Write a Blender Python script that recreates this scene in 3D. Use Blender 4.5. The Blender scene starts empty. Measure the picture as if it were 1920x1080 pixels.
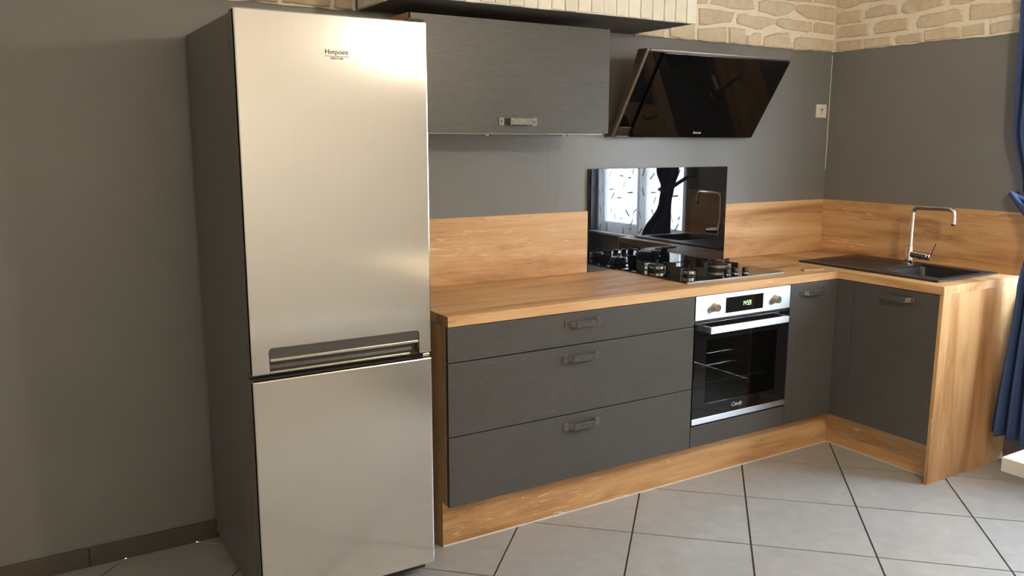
import bpy, math, random
from mathutils import Matrix, Vector

# ------------------------------------------------------------------ camera, world, light
scene = bpy.context.scene
scene.view_settings.view_transform = 'Standard'
scene.view_settings.look = 'None'
scene.view_settings.gamma = 1.0
scene.view_settings.use_curve_mapping = False
scene.view_settings.exposure = 0.0
COL = scene.collection

cam_d = bpy.data.cameras.new('camera')
cam = bpy.data.objects.new('camera', cam_d)
COL.objects.link(cam)
scene.camera = cam
YAW, PITCH, ROLL, FPX = math.radians(-31.4554), math.radians(-9.8825), math.radians(0.0888), 1570.76
F_ = Vector((-math.sin(YAW)*math.cos(PITCH), math.cos(YAW)*math.cos(PITCH), math.sin(PITCH)))
R0 = Vector((math.cos(YAW), math.sin(YAW), 0.0))
U0 = R0.cross(F_)
R_ = R0*math.cos(ROLL) + U0*math.sin(ROLL)
U_ = U0*math.cos(ROLL) - R0*math.sin(ROLL)
M4 = Matrix((R_, U_, -F_)).transposed().to_4x4()
M4.translation = Vector((-4.0605, -3.1993, 1.5145))
cam.matrix_world = M4
cam_d.sensor_fit = 'HORIZONTAL'
cam_d.sensor_width = 36.0
cam_d.lens = FPX*36.0/1920.0
cam_d.clip_start = 0.02

# room and opening
RX0, RY0, RZ = -5.6, -4.9, 2.60          # room: x RX0..0, y RY0..0
WY0, WY1, WZ0, WZ1 = -2.25, -1.165, 0.80, 2.06   # window opening in wall_right

SKY = 48.0
LAMP = 270.0
FILL_LAMP = 34.0
world = bpy.data.worlds.new('daylight')
scene.world = world
world.use_nodes = True
bg = world.node_tree.nodes['Background']
bg.inputs[0].default_value = (0.75, 0.88, 1.0, 1)
bg.inputs[1].default_value = SKY

def portal(name, loc, rot, sx, sy):
    d = bpy.data.lights.new(name, 'AREA')
    d.shape = 'RECTANGLE'; d.size = sx; d.size_y = sy
    d.cycles.is_portal = True
    o = bpy.data.objects.new(name, d); COL.objects.link(o)
    o.location = loc; o.rotation_euler = rot
    return o
portal('window_daylight', (0.13, (WY0+WY1)/2, (WZ0+WZ1)/2), (0, math.pi/2, 0), WZ1-WZ0, WY1-WY0)

rnd = random.Random(7)

# ------------------------------------------------------------------ materials
def new_mat(name):
    m = bpy.data.materials.new(name); m.use_nodes = True
    nt = m.node_tree
    return m, nt, nt.nodes['Principled BSDF'], nt.nodes['Material Output']

def N(nt, kind, **kw):
    n = nt.nodes.new(kind)
    for k, v in kw.items():
        setattr(n, k, v)
    return n

def L(nt, a, b): nt.links.new(a, b)

def coords(nt, scale=(1, 1, 1), rand=False):
    tc = N(nt, 'ShaderNodeTexCoord')
    src = tc.outputs['Object']
    if rand:
        oi = N(nt, 'ShaderNodeObjectInfo')
        mu = N(nt, 'ShaderNodeVectorMath', operation='SCALE')
        mu.inputs[0].default_value = (13.1, 7.7, 9.3)
        L(nt, oi.outputs['Random'], mu.inputs['Scale'])
        ad = N(nt, 'ShaderNodeVectorMath', operation='ADD')
        L(nt, src, ad.inputs[0]); L(nt, mu.outputs[0], ad.inputs[1])
        src = ad.outputs[0]
    mp = N(nt, 'ShaderNodeMapping')
    mp.inputs['Scale'].default_value = scale
    L(nt, src, mp.inputs['Vector'])
    return mp.outputs[0]

def noise(nt, vec, scale, detail=3, rough=0.55, dist=0.0):
    n = N(nt, 'ShaderNodeTexNoise')
    n.inputs['Scale'].default_value = scale
    n.inputs['Detail'].default_value = detail
    n.inputs['Roughness'].default_value = rough
    n.inputs['Distortion'].default_value = dist
    L(nt, vec, n.inputs['Vector'])
    return n.outputs['Fac']

def ramp(nt, fac, stops):
    r = N(nt, 'ShaderNodeValToRGB')
    el = r.color_ramp.elements
    while len(el) < len(stops): el.new(0.5)
    for e, (p, c) in zip(el, stops):
        e.position = p
        e.color = (c, c, c, 1) if isinstance(c, (int, float)) else (*c, 1)
    L(nt, fac, r.inputs['Fac'])
    return r.outputs['Color']

def mixc(nt, fac, a, b, mode='MIX'):
    m = N(nt, 'ShaderNodeMix', data_type='RGBA', blend_type=mode)
    for sock, v in ((m.inputs[0], fac), (m.inputs[6], a), (m.inputs[7], b)):
        if isinstance(v, (int, float)): sock.default_value = v
        elif isinstance(v, tuple): sock.default_value = (*v, 1)
        else: L(nt, v, sock)
    return m.outputs[2]

def math_(nt, op, a, b=0.0):
    m = N(nt, 'ShaderNodeMath', operation=op)
    for sock, v in ((m.inputs[0], a), (m.inputs[1], b)):
        if isinstance(v, (int, float)): sock.default_value = v
        else: L(nt, v, sock)
    return m.outputs[0]

def bump(nt, bsdf, height, strength=0.2, dist=0.002):
    b = N(nt, 'ShaderNodeBump')
    b.inputs['Strength'].default_value = strength
    b.inputs['Distance'].default_value = dist
    L(nt, height, b.inputs['Height'])
    L(nt, b.outputs[0], bsdf.inputs['Normal'])

def plain(name, col, rough=0.5, metal=0.0, vary=0.06, nscale=30, bmp=0.0, spec=0.5):
    m, nt, b, _ = new_mat(name)
    v = coords(nt)
    f = noise(nt, v, nscale, 4)
    lo = tuple(c*(1-vary) for c in col); hi = tuple(min(1, c*(1+vary)) for c in col)
    L(nt, ramp(nt, f, [(0.3, lo), (0.7, hi)]), b.inputs['Base Color'])
    b.inputs['Roughness'].default_value = rough
    b.inputs['Metallic'].default_value = metal
    b.inputs['Specular IOR Level'].default_value = spec
    if bmp: bump(nt, b, f, bmp)
    return m

def wood(name, axis, tint=(1, 1, 1), rough=0.42, k=1.0):
    """oak decor; axis = grain direction"""
    m, nt, b, _ = new_mat(name)
    def sc(along, across):
        s = [across*k]*3; s['xyz'.index(axis)] = along*k
        return tuple(s)
    vb = coords(nt, sc(0.55, 5.0), True)
    base = noise(nt, vb, 1.3, 5, 0.6, 0.9)
    t = lambda c: tuple(a*k for a, k in zip(c, tint))
    col = ramp(nt, base, [(0.33, t((0.36, 0.172, 0.066))), (0.46, t((0.60, 0.335, 0.145))),
                          (0.55, t((0.70, 0.425, 0.205))), (0.68, t((0.78, 0.51, 0.275)))])
    fine = noise(nt, coords(nt, sc(2.0, 95.0), True), 1.0, 4, 0.6, 0.3)
    col = mixc(nt, 0.32, col, ramp(nt, fine, [(0.25, 0.70), (0.7, 1.10)]), 'MULTIPLY')
    # cracked pale flecks along the grain
    fl = noise(nt, coords(nt, sc(5.0, 75.0), True), 1.0, 4, 0.65, 1.8)
    flm = ramp(nt, fl, [(0.585, 0.0), (0.64, 1.0)])
    zone = ramp(nt, noise(nt, coords(nt, sc(1.1, 6.0), True), 1.0, 2, 0.5, 0.5), [(0.47, 0.0), (0.58, 1.0)])
    fm = math_(nt, 'MULTIPLY', flm, zone)
    col = mixc(nt, math_(nt, 'MULTIPLY', fm, 0.7), col, t((0.88, 0.70, 0.46)))
    # dark pores next to them
    dk = ramp(nt, noise(nt, coords(nt, sc(3.5, 80.0), True), 1.1, 2, 0.5, 1.2), [(0.66, 0.0), (0.72, 1.0)])
    col = mixc(nt, math_(nt, 'MULTIPLY', dk, 0.6), col, t((0.30, 0.14, 0.06)))
    # knots
    vo = N(nt, 'ShaderNodeTexVoronoi'); vo.feature = 'F1'
    vo.inputs['Scale'].default_value = 1.0
    L(nt, coords(nt, sc(2.2, 6.0), True), vo.inputs['Vector'])
    kn = ramp(nt, vo.outputs['Distance'], [(0.03, 1.0), (0.16, 0.0)])
    col = mixc(nt, math_(nt, 'MULTIPLY', kn, 0.45), col, t((0.36, 0.19, 0.09)))
    L(nt, col, b.inputs['Base Color'])
    b.inputs['Roughness'].default_value = rough
    bump(nt, b, fine, 0.12, 0.001)
    return m

def brushed(name, col, rough=0.3, aniso=0.75, turn=0.0):
    m, nt, b, _ = new_mat(name)
    v = coords(nt, (420, 420, 3))
    f = noise(nt, v, 1.0, 3)
    L(nt, ramp(nt, f, [(0.3, tuple(c*0.98 for c in col)), (0.7, tuple(min(1, c*1.015) for c in col))]), b.inputs['Base Color'])
    b.inputs['Metallic'].default_value = 1.0
    b.inputs['Roughness'].default_value = rough
    b.inputs['Anisotropic'].default_value = aniso
    b.inputs['Anisotropic Rotation'].default_value = turn
    tg = N(nt, 'ShaderNodeTangent', direction_type='UV_MAP')
    L(nt, tg.outputs[0], b.inputs['Tangent'])
    return m

def front_mat(name, axis):
    m, nt, b, _ = new_mat(name)
    s = [650]*3; s['xyz'.index(axis)] = 30
    f = noise(nt, coords(nt, tuple(s), True), 1.0, 3, 0.6)
    g = noise(nt, coords(nt, (6, 6, 6), True), 1.0, 3)
    c = ramp(nt, f, [(0.3, (0.060, 0.057, 0.054)), (0.7, (0.096, 0.091, 0.087))])
    c = mixc(nt, 0.25, c, ramp(nt, g, [(0.3, 0.8), (0.7, 1.15)]), 'MULTIPLY')
    L(nt, c, b.inputs['Base Color'])
    b.inputs['Roughness'].default_value = 0.40
    bump(nt, b, f, 0.10, 0.0005)
    return m

def wall_paint(name, col, seam=False):
    m, nt, b, _ = new_mat(name)
    v = coords(nt)
    f = noise(nt, v, 90, 3)
    g = noise(nt, v, 2.2, 4)
    c = ramp(nt, g, [(0.3, tuple(k*0.95 for k in col)), (0.7, tuple(k*1.05 for k in col))])
    L(nt, c, b.inputs['Base Color'])
    b.inputs['Roughness'].default_value = 0.38
    h = f
    if seam:                      # filled plaster seams and trowel ripples
        w = noise(nt, coords(nt, (7, 1, 1.1)), 1.0, 3, 0.5, 0.3)
        h = math_(nt, 'ADD', math_(nt, 'MULTIPLY', w, 6.0), f)
    bump(nt, b, h, 0.12, 0.002)
    return m

def stone_mat(name, c0, c1, c2, bstr=0.5):
    m, nt, b, _ = new_mat(name)
    oi = N(nt, 'ShaderNodeObjectInfo')
    v = coords(nt, (1, 1, 1), True)
    f = noise(nt, v, 28, 6, 0.6)
    g = noise(nt, v, 9, 3)
    c = ramp(nt, f, [(0.25, c0), (0.6, c1)])
    c = mixc(nt, ramp(nt, g, [(0.45, 0.0), (0.7, 0.55)]), c, c2)
    c = mixc(nt, 0.35, c, ramp(nt, oi.outputs['Random'], [(0.0, 0.78), (1.0, 1.15)]), 'MULTIPLY')
    L(nt, c, b.inputs['Base Color'])
    b.inputs['Roughness'].default_value = 0.85
    bump(nt, b, f, bstr, 0.004)
    return m

def black_glass(name, col=(0.006, 0.006, 0.007), rough=0.01, ior=1.52):
    m, nt, b, _ = new_mat(name)
    f = noise(nt, coords(nt), 5, 2)
    L(nt, ramp(nt, f, [(0, col), (1, tuple(c*1.2 for c in col))]), b.inputs['Base Color'])
    b.inputs['Roughness'].default_value = rough
    b.inputs['IOR'].default_value = ior
    return m

def see_through(name, tint, rough=0.0):
    """pane: fresnel gloss over a tinted transparent body"""
    m, nt, b, out = new_mat(name)
    nt.nodes.remove(b)
    tr = N(nt, 'ShaderNodeBsdfTransparent'); tr.inputs[0].default_value = (*tint, 1)
    gl = N(nt, 'ShaderNodeBsdfGlossy'); gl.inputs['Roughness'].default_value = rough
    fr = N(nt, 'ShaderNodeFresnel'); fr.inputs[0].default_value = 1.5
    mx = N(nt, 'ShaderNodeMixShader')
    ge = N(nt, 'ShaderNodeNewGeometry')
    fac = math_(nt, 'MULTIPLY', fr.outputs[0], math_(nt, 'SUBTRACT', 1.0, ge.outputs['Backfacing']))
    L(nt, fac, mx.inputs[0]); L(nt, tr.outputs[0], mx.inputs[1]); L(nt, gl.outputs[0], mx.inputs[2])
    L(nt, mx.outputs[0], out.inputs[0])
    return m

def sheer_mat(name):
    m, nt, b, out = new_mat(name)
    nt.nodes.remove(b)
    tc = N(nt, 'ShaderNodeTexCoord')
    mp = N(nt, 'ShaderNodeMapping'); mp.inputs['Scale'].default_value = (0, 8, 8)
    L(nt, tc.outputs['Object'], mp.inputs['Vector'])
    vo = N(nt, 'ShaderNodeTexVoronoi'); vo.inputs['Scale'].default_value = 1.0
    L(nt, mp.outputs[0], vo.inputs['Vector'])
    df = N(nt, 'ShaderNodeVectorMath', operation='SUBTRACT')
    L(nt, mp.outputs[0], df.inputs[0]); L(nt, vo.outputs['Position'], df.inputs[1])
    sx = N(nt, 'ShaderNodeSeparateColor'); L(nt, vo.outputs['Color'], sx.inputs[0])
    rt = N(nt, 'ShaderNodeVectorRotate', rotation_type='X_AXIS')
    L(nt, df.outputs[0], rt.inputs['Vector']); L(nt, math_(nt, 'MULTIPLY', sx.outputs[0], 6.283), rt.inputs['Angle'])
    sp = N(nt, 'ShaderNodeSeparateXYZ'); L(nt, rt.outputs[0], sp.inputs[0])
    a = math_(nt, 'LESS_THAN', math_(nt, 'ABSOLUTE', sp.outputs[1]), 0.24)
    c = math_(nt, 'LESS_THAN', math_(nt, 'ABSOLUTE', sp.outputs[2]), 0.035)
    dash = math_(nt, 'MULTIPLY', a, c)
    tl = N(nt, 'ShaderNodeBsdfTranslucent'); df2 = N(nt, 'ShaderNodeBsdfDiffuse')
    L(nt, mixc(nt, dash, (0.9, 0.88, 0.9), (0.02, 0.02, 0.02)), tl.inputs[0])
    L(nt, mixc(nt, dash, (0.85, 0.85, 0.86), (0.02, 0.02, 0.02)), df2.inputs[0])
    tr = N(nt, 'ShaderNodeBsdfTransparent')
    m1 = N(nt, 'ShaderNodeMixShader'); m1.inputs[0].default_value = 0.45
    L(nt, tl.outputs[0], m1.inputs[1]); L(nt, df2.outputs[0], m1.inputs[2])
    m2 = N(nt, 'ShaderNodeMixShader')
    L(nt, math_(nt, 'MULTIPLY', math_(nt, 'SUBTRACT', 1.0, dash), 0.68), m2.inputs[0])
    L(nt, m1.outputs[0], m2.inputs[1]); L(nt, tr.outputs[0], m2.inputs[2])
    L(nt, m2.outputs[0], out.inputs[0])
    return m

def glow(name, col, strength):
    m, nt, b, _ = new_mat(name)
    f = noise(nt, coords(nt), 4, 1)
    L(nt, ramp(nt, f, [(0, col), (1, col)]), b.inputs['Emission Color'])
    b.inputs['Emission Strength'].default_value = strength
    b.inputs['Base Color'].default_value = (0.8, 0.8, 0.8, 1)
    return m

WALL = (0.207, 0.203, 0.198)
MT = dict(
    wall=wall_paint('grey_wall_paint', WALL, True),
    wall2=wall_paint('grey_wall_paint_side', WALL),
    cream=plain('cream_plaster', (0.90, 0.86, 0.78), 0.8, nscale=8, bmp=0.05),
    ceil=plain('white_ceiling_paint', (0.78, 0.75, 0.70), 0.85, nscale=8),
    grout=plain('dark_grout', (0.055, 0.045, 0.038), 0.9, nscale=60, bmp=0.3),
    tile=None,
    skirt=plain('brown_grey_skirting_tile', (0.085, 0.072, 0.058), 0.45, nscale=14, vary=0.12),
    mortar=plain('cream_mortar', (0.92, 0.85, 0.72), 0.9, nscale=120, bmp=0.5, vary=0.1),
    stone=stone_mat('ochre_stone', (0.62, 0.50, 0.345), (0.76, 0.63, 0.46), (0.79, 0.67, 0.52)),
    brick=stone_mat('cream_painted_brick', (0.74, 0.70, 0.58), (0.82, 0.79, 0.69), (0.84, 0.81, 0.72), 0.9),
    joint=plain('white_joint', (0.86, 0.84, 0.78), 0.85, nscale=100, bmp=0.3),
    soffit=plain('dark_grey_soffit', (0.10, 0.095, 0.09), 0.7),
    woodx=wood('oak_grain_x', 'x'),
    woody=wood('oak_grain_y', 'y'),
    woodz=wood('oak_grain_z', 'z', (0.90, 0.86, 0.82), k=0.75),
    frontx=front_mat('anthracite_front_x', 'x'),
    fronty=front_mat('anthracite_front_y', 'y'),
    core=plain('dark_carcass', (0.03, 0.028, 0.026), 0.7),
    pewter=plain('antique_pewter', (0.30, 0.28, 0.26), 0.33, 1.0, vary=0.3, nscale=120, bmp=0.05),
    steel=brushed('brushed_steel', (0.77, 0.765, 0.755), 0.15, 0.6),
    steel2=brushed('oven_steel', (0.80, 0.80, 0.81), 0.40, 0.85, 0.25),
    side=plain('grey_enamel_side', (0.13, 0.118, 0.105), 0.42, nscale=200),
    dark=plain('dark_plastic', (0.035, 0.033, 0.031), 0.45),
    greyp=plain('grey_recess_plastic', (0.075, 0.07, 0.064), 0.4),
    lip=plain('pale_metal_lip', (0.62, 0.59, 0.53), 0.3, 1.0),
    ink=plain('dark_ink', (0.06, 0.05, 0.038), 0.6, spec=0.2),
    paleink=plain('pale_ink', (0.6, 0.6, 0.62), 0.4),
    bglass=black_glass('black_glass'),
    mirrorglass=black_glass('polished_black_glass', ior=1.8),
    hoodglass=black_glass('smoked_hood_glass', (0.004, 0.004, 0.004), 0.02, 1.32),
    hobglass=black_glass('hob_glass', (0.008, 0.007, 0.007), 0.04),
    ovenglass=see_through('oven_glass', (0.42, 0.43, 0.43)),
    pane=see_through('window_glass', (0.97, 0.98, 0.98)),
    enamel=plain('oven_enamel', (0.05, 0.055, 0.06), 0.35, vary=0.2, nscale=300),
    chrome=plain('chrome', (0.80, 0.79, 0.78), 0.07, 1.0, vary=0.02),
    iron=plain('black_cast_iron', (0.012, 0.012, 0.012), 0.42, nscale=200, bmp=0.2),
    champagne=plain('champagne_knob', (0.47, 0.41, 0.34), 0.33, 1.0),
    alu=plain('burner_aluminium', (0.85, 0.80, 0.72), 0.33, 1.0),
    gunmetal=plain('brown_steel', (0.17, 0.14, 0.12), 0.35, 1.0),
    hoodsteel=plain('hood_frame_steel', (0.46, 0.41, 0.38), 0.28, 1.0),
    trim=plain('grey_hob_trim', (0.30, 0.30, 0.30), 0.4, 1.0),
    green=glow('green_led', (0.25, 1.0, 0.12), 2.6),
    sink=plain('black_composite', (0.022, 0.021, 0.021), 0.40, nscale=500, vary=0.35, bmp=0.08),
    white=plain('white_plastic', (0.80, 0.76, 0.66), 0.4),
    seal=plain('pale_seal', (0.75, 0.70, 0.62), 0.5),
    pvc=plain('white_window_pvc', (0.75, 0.75, 0.74), 0.35),
    blue=plain('navy_curtain_cloth', (0.035, 0.065, 0.17), 0.85, nscale=400, vary=0.3, bmp=0.15),
    sheer=sheer_mat('sheer_with_dashes'),
    pine=wood('pale_pine', 'y', (1.15, 1.75, 3.1)),
    globe=glow('lit_opal_globe', (1.0, 0.85, 0.64), LAMP),
    fill_globe=glow('added_fill_globe', (1.0, 0.80, 0.54), FILL_LAMP),
    outwall=plain('pale_outdoor_render', (0.85, 0.82, 0.78), 0.9, nscale=6),
)
def tile_mat():
    m, nt, b, _ = new_mat('grey_floor_tile')
    oi = N(nt, 'ShaderNodeObjectInfo')
    v = coords(nt, (1, 1, 1), True)
    f = noise(nt, v, 16, 5)
    g = noise(nt, v, 3.0, 3)
    c = ramp(nt, f, [(0.3, (0.355, 0.345, 0.335)), (0.7, (0.415, 0.405, 0.395))])
    c = mixc(nt, 0.3, c, ramp(nt, g, [(0.3, 0.88), (0.7, 1.06)]), 'MULTIPLY')
    L(nt, c, b.inputs['Base Color'])
    b.inputs['Roughness'].default_value = 0.33
    bump(nt, b, f, 0.05, 0.001)
    return m
MT['tile'] = tile_mat()

# ------------------------------------------------------------------ mesh helpers
def wloc(o):
    v = Vector((0, 0, 0))
    while o is not None:
        v += o.location; o = o.parent
    return v

class MB:
    def __init__(self): self.v = []; self.f = []
    def add(self, vs, fs):
        k = len(self.v); self.v += [tuple(p) for p in vs]; self.f += [tuple(i+k for i in f) for f in fs]
        return self
    def box(self, x0, x1, y0, y1, z0, z1):
        x0, x1 = sorted((x0, x1)); y0, y1 = sorted((y0, y1)); z0, z1 = sorted((z0, z1))
        return self.add([(x0, y0, z0), (x1, y0, z0), (x1, y1, z0), (x0, y1, z0), (x0, y0, z1), (x1, y0, z1), (x1, y1, z1), (x0, y1, z1)],
                        [(0, 3, 2, 1), (4, 5, 6, 7), (0, 1, 5, 4), (1, 2, 6, 5), (2, 3, 7, 6), (3, 0, 4, 7)])
    def prism(self, poly, axis, a, b):
        """poly in the two other axes (in xyz order), extruded along axis a..b"""
        def P(u, v, w):
            return {'x': (w, u, v), 'y': (u, w, v), 'z': (u, v, w)}[axis]
        n = len(poly)
        vs = [P(u, v, a) for u, v in poly] + [P(u, v, b) for u, v in poly]
        fs = [tuple(range(n)), tuple(range(2*n-1, n-1, -1))] + [(i, i+n, (i+1) % n+n, (i+1) % n) for i in range(n)]
        return self.add(vs, fs)
    def cyl(self, p, q, r, r2=None, n=20, caps=True):
        p, q = Vector(p), Vector(q); r2 = r if r2 is None else r2
        d = (q-p).normalized()
        a = d.orthogonal().normalized(); b = d.cross(a)
        vs = []
        for c, rr in ((p, r), (q, r2)):
            vs += [c + (a*math.cos(2*math.pi*i/n) + b*math.sin(2*math.pi*i/n))*rr for i in range(n)]
        fs = [(i, (i+1) % n, (i+1) % n+n, i+n) for i in range(n)]
        if caps: fs += [tuple(range(n-1, -1, -1)), tuple(range(n, 2*n))]
        return self.add(vs, fs)
    def tube(self, pts, r, n=12):
        pts = [Vector(p) for p in pts]
        up = None; vs = []
        for i, p in enumerate(pts):
            t = (pts[min(i+1, len(pts)-1)]-pts[max(i-1, 0)]).normalized()
            if up is None: up = t.orthogonal().normalized()
            up = (up - t*up.dot(t)).normalized(); s = t.cross(up)
            vs += [p+(up*math.cos(2*math.pi*j/n)+s*math.sin(2*math.pi*j/n))*r for j in range(n)]
        fs = []
        for i in range(len(pts)-1):
            fs += [(i*n+j, i*n+(j+1) % n, (i+1)*n+(j+1) % n, (i+1)*n+j) for j in range(n)]
        fs += [tuple(range(n-1, -1, -1)), tuple(range((len(pts)-1)*n, len(pts)*n))]
        return self.add(vs, fs)
    def lathe(self, c, prof, n=32):
        cx, cy, cz = c; m = len(prof); vs = []
        for i in range(n):
            a = 2*math.pi*i/n
            vs += [(cx+r*math.cos(a), cy+r*math.sin(a), cz+z) for r, z in prof]
        fs = [(i*m+j, ((i+1) % n)*m+j, ((i+1) % n)*m+j+1, i*m+j+1) for i in range(n) for j in range(m-1)]
        fs += [tuple(i*m for i in range(n-1, -1, -1)), tuple(i*m+m-1 for i in range(n))]
        return self.add(vs, fs)
    def slab(self, us, vs_, keep, axis, a, b):
        """grid slab without inner faces; axis = thickness axis"""
        def P(u, v, w):
            return {'x': (w, u, v), 'y': (u, w, v), 'z': (u, v, w)}[axis]
        nu, nv = len(us), len(vs_)
        idx = {}; V = []
        def vid(i, j, s):
            if (i, j, s) not in idx:
                idx[(i, j, s)] = len(V); V.append(P(us[i], vs_[j], (a, b)[s]))
            return idx[(i, j, s)]
        K = lambda i, j: 0 <= i < nu-1 and 0 <= j < nv-1 and keep((us[i]+us[i+1])/2, (vs_[j]+vs_[j+1])/2)
        F = []
        for i in range(nu-1):
            for j in range(nv-1):
                if not K(i, j): continue
                q = [(i, j), (i+1, j), (i+1, j+1), (i, j+1)]
                F.append([vid(*k, 0) for k in q][::-1]); F.append([vid(*k, 1) for k in q])
                for (di, dj), e in (((0, -1), 0), ((1, 0), 1), ((0, 1), 2), ((-1, 0), 3)):
                    if not K(i+di, j+dj):
                        k0, k1 = q[e], q[(e+1) % 4]
                        F.append([vid(*k0, 0), vid(*k1, 0), vid(*k1, 1), vid(*k0, 1)])
        return self.add(V, F)
    def build(self, name, mat, parent=None, bevel=0.0, smooth=False, uv=False, origin=None, seg=2):
        me = bpy.data.meshes.new(name)
        if parent is not None: off = wloc(parent)
        elif origin is not None: off = Vector(origin)
        else:
            xs, ys, zs = zip(*self.v)
            off = Vector(((min(xs)+max(xs))/2, (min(ys)+max(ys))/2, min(zs)))
        me.from_pydata([(x-off.x, y-off.y, z-off.z) for x, y, z in self.v], [], self.f)
        me.validate(); me.update()
        import bmesh
        bm = bmesh.new(); bm.from_mesh(me); bmesh.ops.recalc_face_normals(bm, faces=bm.faces); bm.to_mesh(me); bm.free()
        if uv:
            ul = me.uv_layers.new(name='UVMap')
            for lp in me.loops:
                c = me.vertices[lp.vertex_index].co
                ul.data[lp.index].uv = (c.x, c.z)
        me.materials.append(mat if not isinstance(mat, str) else MT[mat])
        if smooth:
            for p in me.polygons: p.use_smooth = True
        o = bpy.data.objects.new(name, me); COL.objects.link(o)
        if parent is not None: o.parent = parent
        else: o.location = off
        if bevel:
            b = o.modifiers.new('bevel', 'BEVEL'); b.width = bevel; b.segments = seg; b.limit_method = 'ANGLE'; b.angle_limit = math.radians(40)
        if smooth == 'auto' or (smooth and bevel):
            pass
        return o

def box(name, mat, parent, x0, x1, y0, y1, z0, z1, bevel=0.0, **kw):
    return MB().box(x0, x1, y0, y1, z0, z1).build(name, mat, parent, bevel, **kw)

def tag(o, label, cat, group=None, kind=None):
    o['label'] = label
    o['category'] = cat
    if group: o['group'] = group
    if kind: o['kind'] = kind
    return o

def thing(name, loc, label, cat, group=None, kind=None):
    e = bpy.data.objects.new(name, None); COL.objects.link(e)
    e.empty_display_size = 0.1; e.location = loc
    return tag(e, label, cat, group, kind)

def autosmooth(o, ang=35):
    for p in o.data.polygons: p.use_smooth = True
    a = math.radians(ang)
    import bmesh
    bm = bmesh.new(); bm.from_mesh(o.data)
    for e in bm.edges:
        if len(e.link_faces) == 2 and e.calc_face_angle(0) > a: e.smooth = False
    bm.to_mesh(o.data); bm.free()
    return o

def text(name, s, size, loc, mat, parent, depth=0.0006, shear=0.0, spacing=1.0):
    cu = bpy.data.curves.new(name, 'FONT'); cu.body = s; cu.size = size; cu.extrude = depth
    cu.align_x = 'CENTER'; cu.shear = shear; cu.space_character = spacing; cu.resolution_u = 4
    t = bpy.data.objects.new(name, cu); COL.objects.link(t)
    dg = bpy.context.evaluated_depsgraph_get()
    me = bpy.data.meshes.new_from_object(t.evaluated_get(dg))
    bpy.data.objects.remove(t)
    me.transform(Matrix.Rotation(math.pi/2, 4, 'X'))
    me.transform(Matrix.Translation(Vector(loc)-wloc(parent)))
    me.materials.clear(); me.materials.append(MT[mat])
    o = bpy.data.objects.new(name, me); COL.objects.link(o); o.parent = parent
    return o

# ------------------------------------------------------------------ measures (metres; corner of the kitchen walls is x=0,y=0)
WL, H, T, D, DR, YE = -2.7377, 0.9021, 0.0377, 0.6012, 0.6145, -1.1381
DF, FX, PF, DB, DT = 0.5975, -0.6125, 0.523, 0.1793, 0.861
OL, OR = -1.546, -0.945
ZS = 1.1945

# ------------------------------------------------------------------ room shell
fl = MB().box(RX0, 0, RY0, 0, -0.10, -0.004).build('floor', 'grout', origin=(0, 0, 0))
tag(fl, 'pale grey square floor tiles laid diagonally with dark grout', 'floor', kind='structure')

def clip(poly, x0, x1, y0, y1):
    def half(p, f):
        out = []
        for i in range(len(p)):
            a, b = p[i], p[(i+1) % len(p)]; fa, fb = f(a), f(b)
            if fa >= 0: out.append(a)
            if (fa >= 0) != (fb >= 0):
                t = fa/(fa-fb); out.append((a[0]+(b[0]-a[0])*t, a[1]+(b[1]-a[1])*t))
        return out
    for f in (lambda q: q[0]-x0, lambda q: x1-q[0], lambda q: q[1]-y0, lambda q: y1-q[1]):
        poly = half(poly, f)
        if len(poly) < 3: return []
    return poly

TX, TY, TA, TS, TG = -1.4063, -0.8049, math.radians(-44.1752), 0.4513, 0.0035
ca, sa = math.cos(TA), math.sin(TA)
full_mesh = None
for i in range(-14, 14):
    for j in range(-14, 14):
        cc = [(i+TG/TS, j+TG/TS), (i+1-TG/TS, j+TG/TS), (i+1-TG/TS, j+1-TG/TS), (i+TG/TS, j+1-TG/TS)]
        poly = [(TX+TS*(a*ca-b*sa), TY+TS*(a*sa+b*ca)) for a, b in cc]
        cp = clip(poly, RX0+0.002, -0.002, RY0+0.002, -0.002)
        if len(cp) < 3: continue
        area = abs(sum(cp[k][0]*cp[(k+1) % len(cp)][1]-cp[(k+1) % len(cp)][0]*cp[k][1] for k in range(len(cp))))/2
        if area < 0.002: continue
        ox, oy = poly[0]
        whole = len(cp) == 4 and area > 0.98*(TS-2*TG)**2
        if whole and full_mesh is not None:
            o = bpy.data.objects.new('tile', full_mesh); COL.objects.link(o)
        else:
            mb = MB()
            mb.prism([(x-ox, y-oy) for x, y in cp], 'z', -0.006, 0.0)
            o = mb.build('tile', 'tile', origin=(0, 0, 0))
            if whole: full_mesh = o.data
        o.parent = fl; o.location = (ox, oy, 0)

wb = MB().box(RX0-0.12, 0.12, 0, 0.12, 0, RZ).build('wall_back', 'wall', origin=(0, 0, 0))
tag(wb, 'dark grey painted wall behind the hob with a band of ochre stones on top', 'wall', kind='structure')
wr = MB().slab([RY0-0.12, WY0, WY1, 0], [0, WZ0, WZ1, RZ], lambda y, z: not (WY0 < y < WY1 and WZ0 < z < WZ1), 'x', 0, 0.12).build('wall_right', 'wall2', origin=(0, 0, 0))
tag(wr, 'dark grey painted wall behind the sink with a window and stones on top', 'wall', kind='structure')
wl = MB().box(RX0-0.12, RX0, RY0, 0, 0, RZ).build('wall_left', 'cream', origin=(0, 0, 0))
tag(wl, 'plain cream plastered wall opposite the window', 'wall', kind='structure')
wf = MB().box(RX0-0.12, 0, RY0-0.12, RY0, 0, RZ).build('wall_front', 'cream', origin=(0, 0, 0))
tag(wf, 'plain cream plastered wall facing the kitchen units', 'wall', kind='structure')
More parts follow.
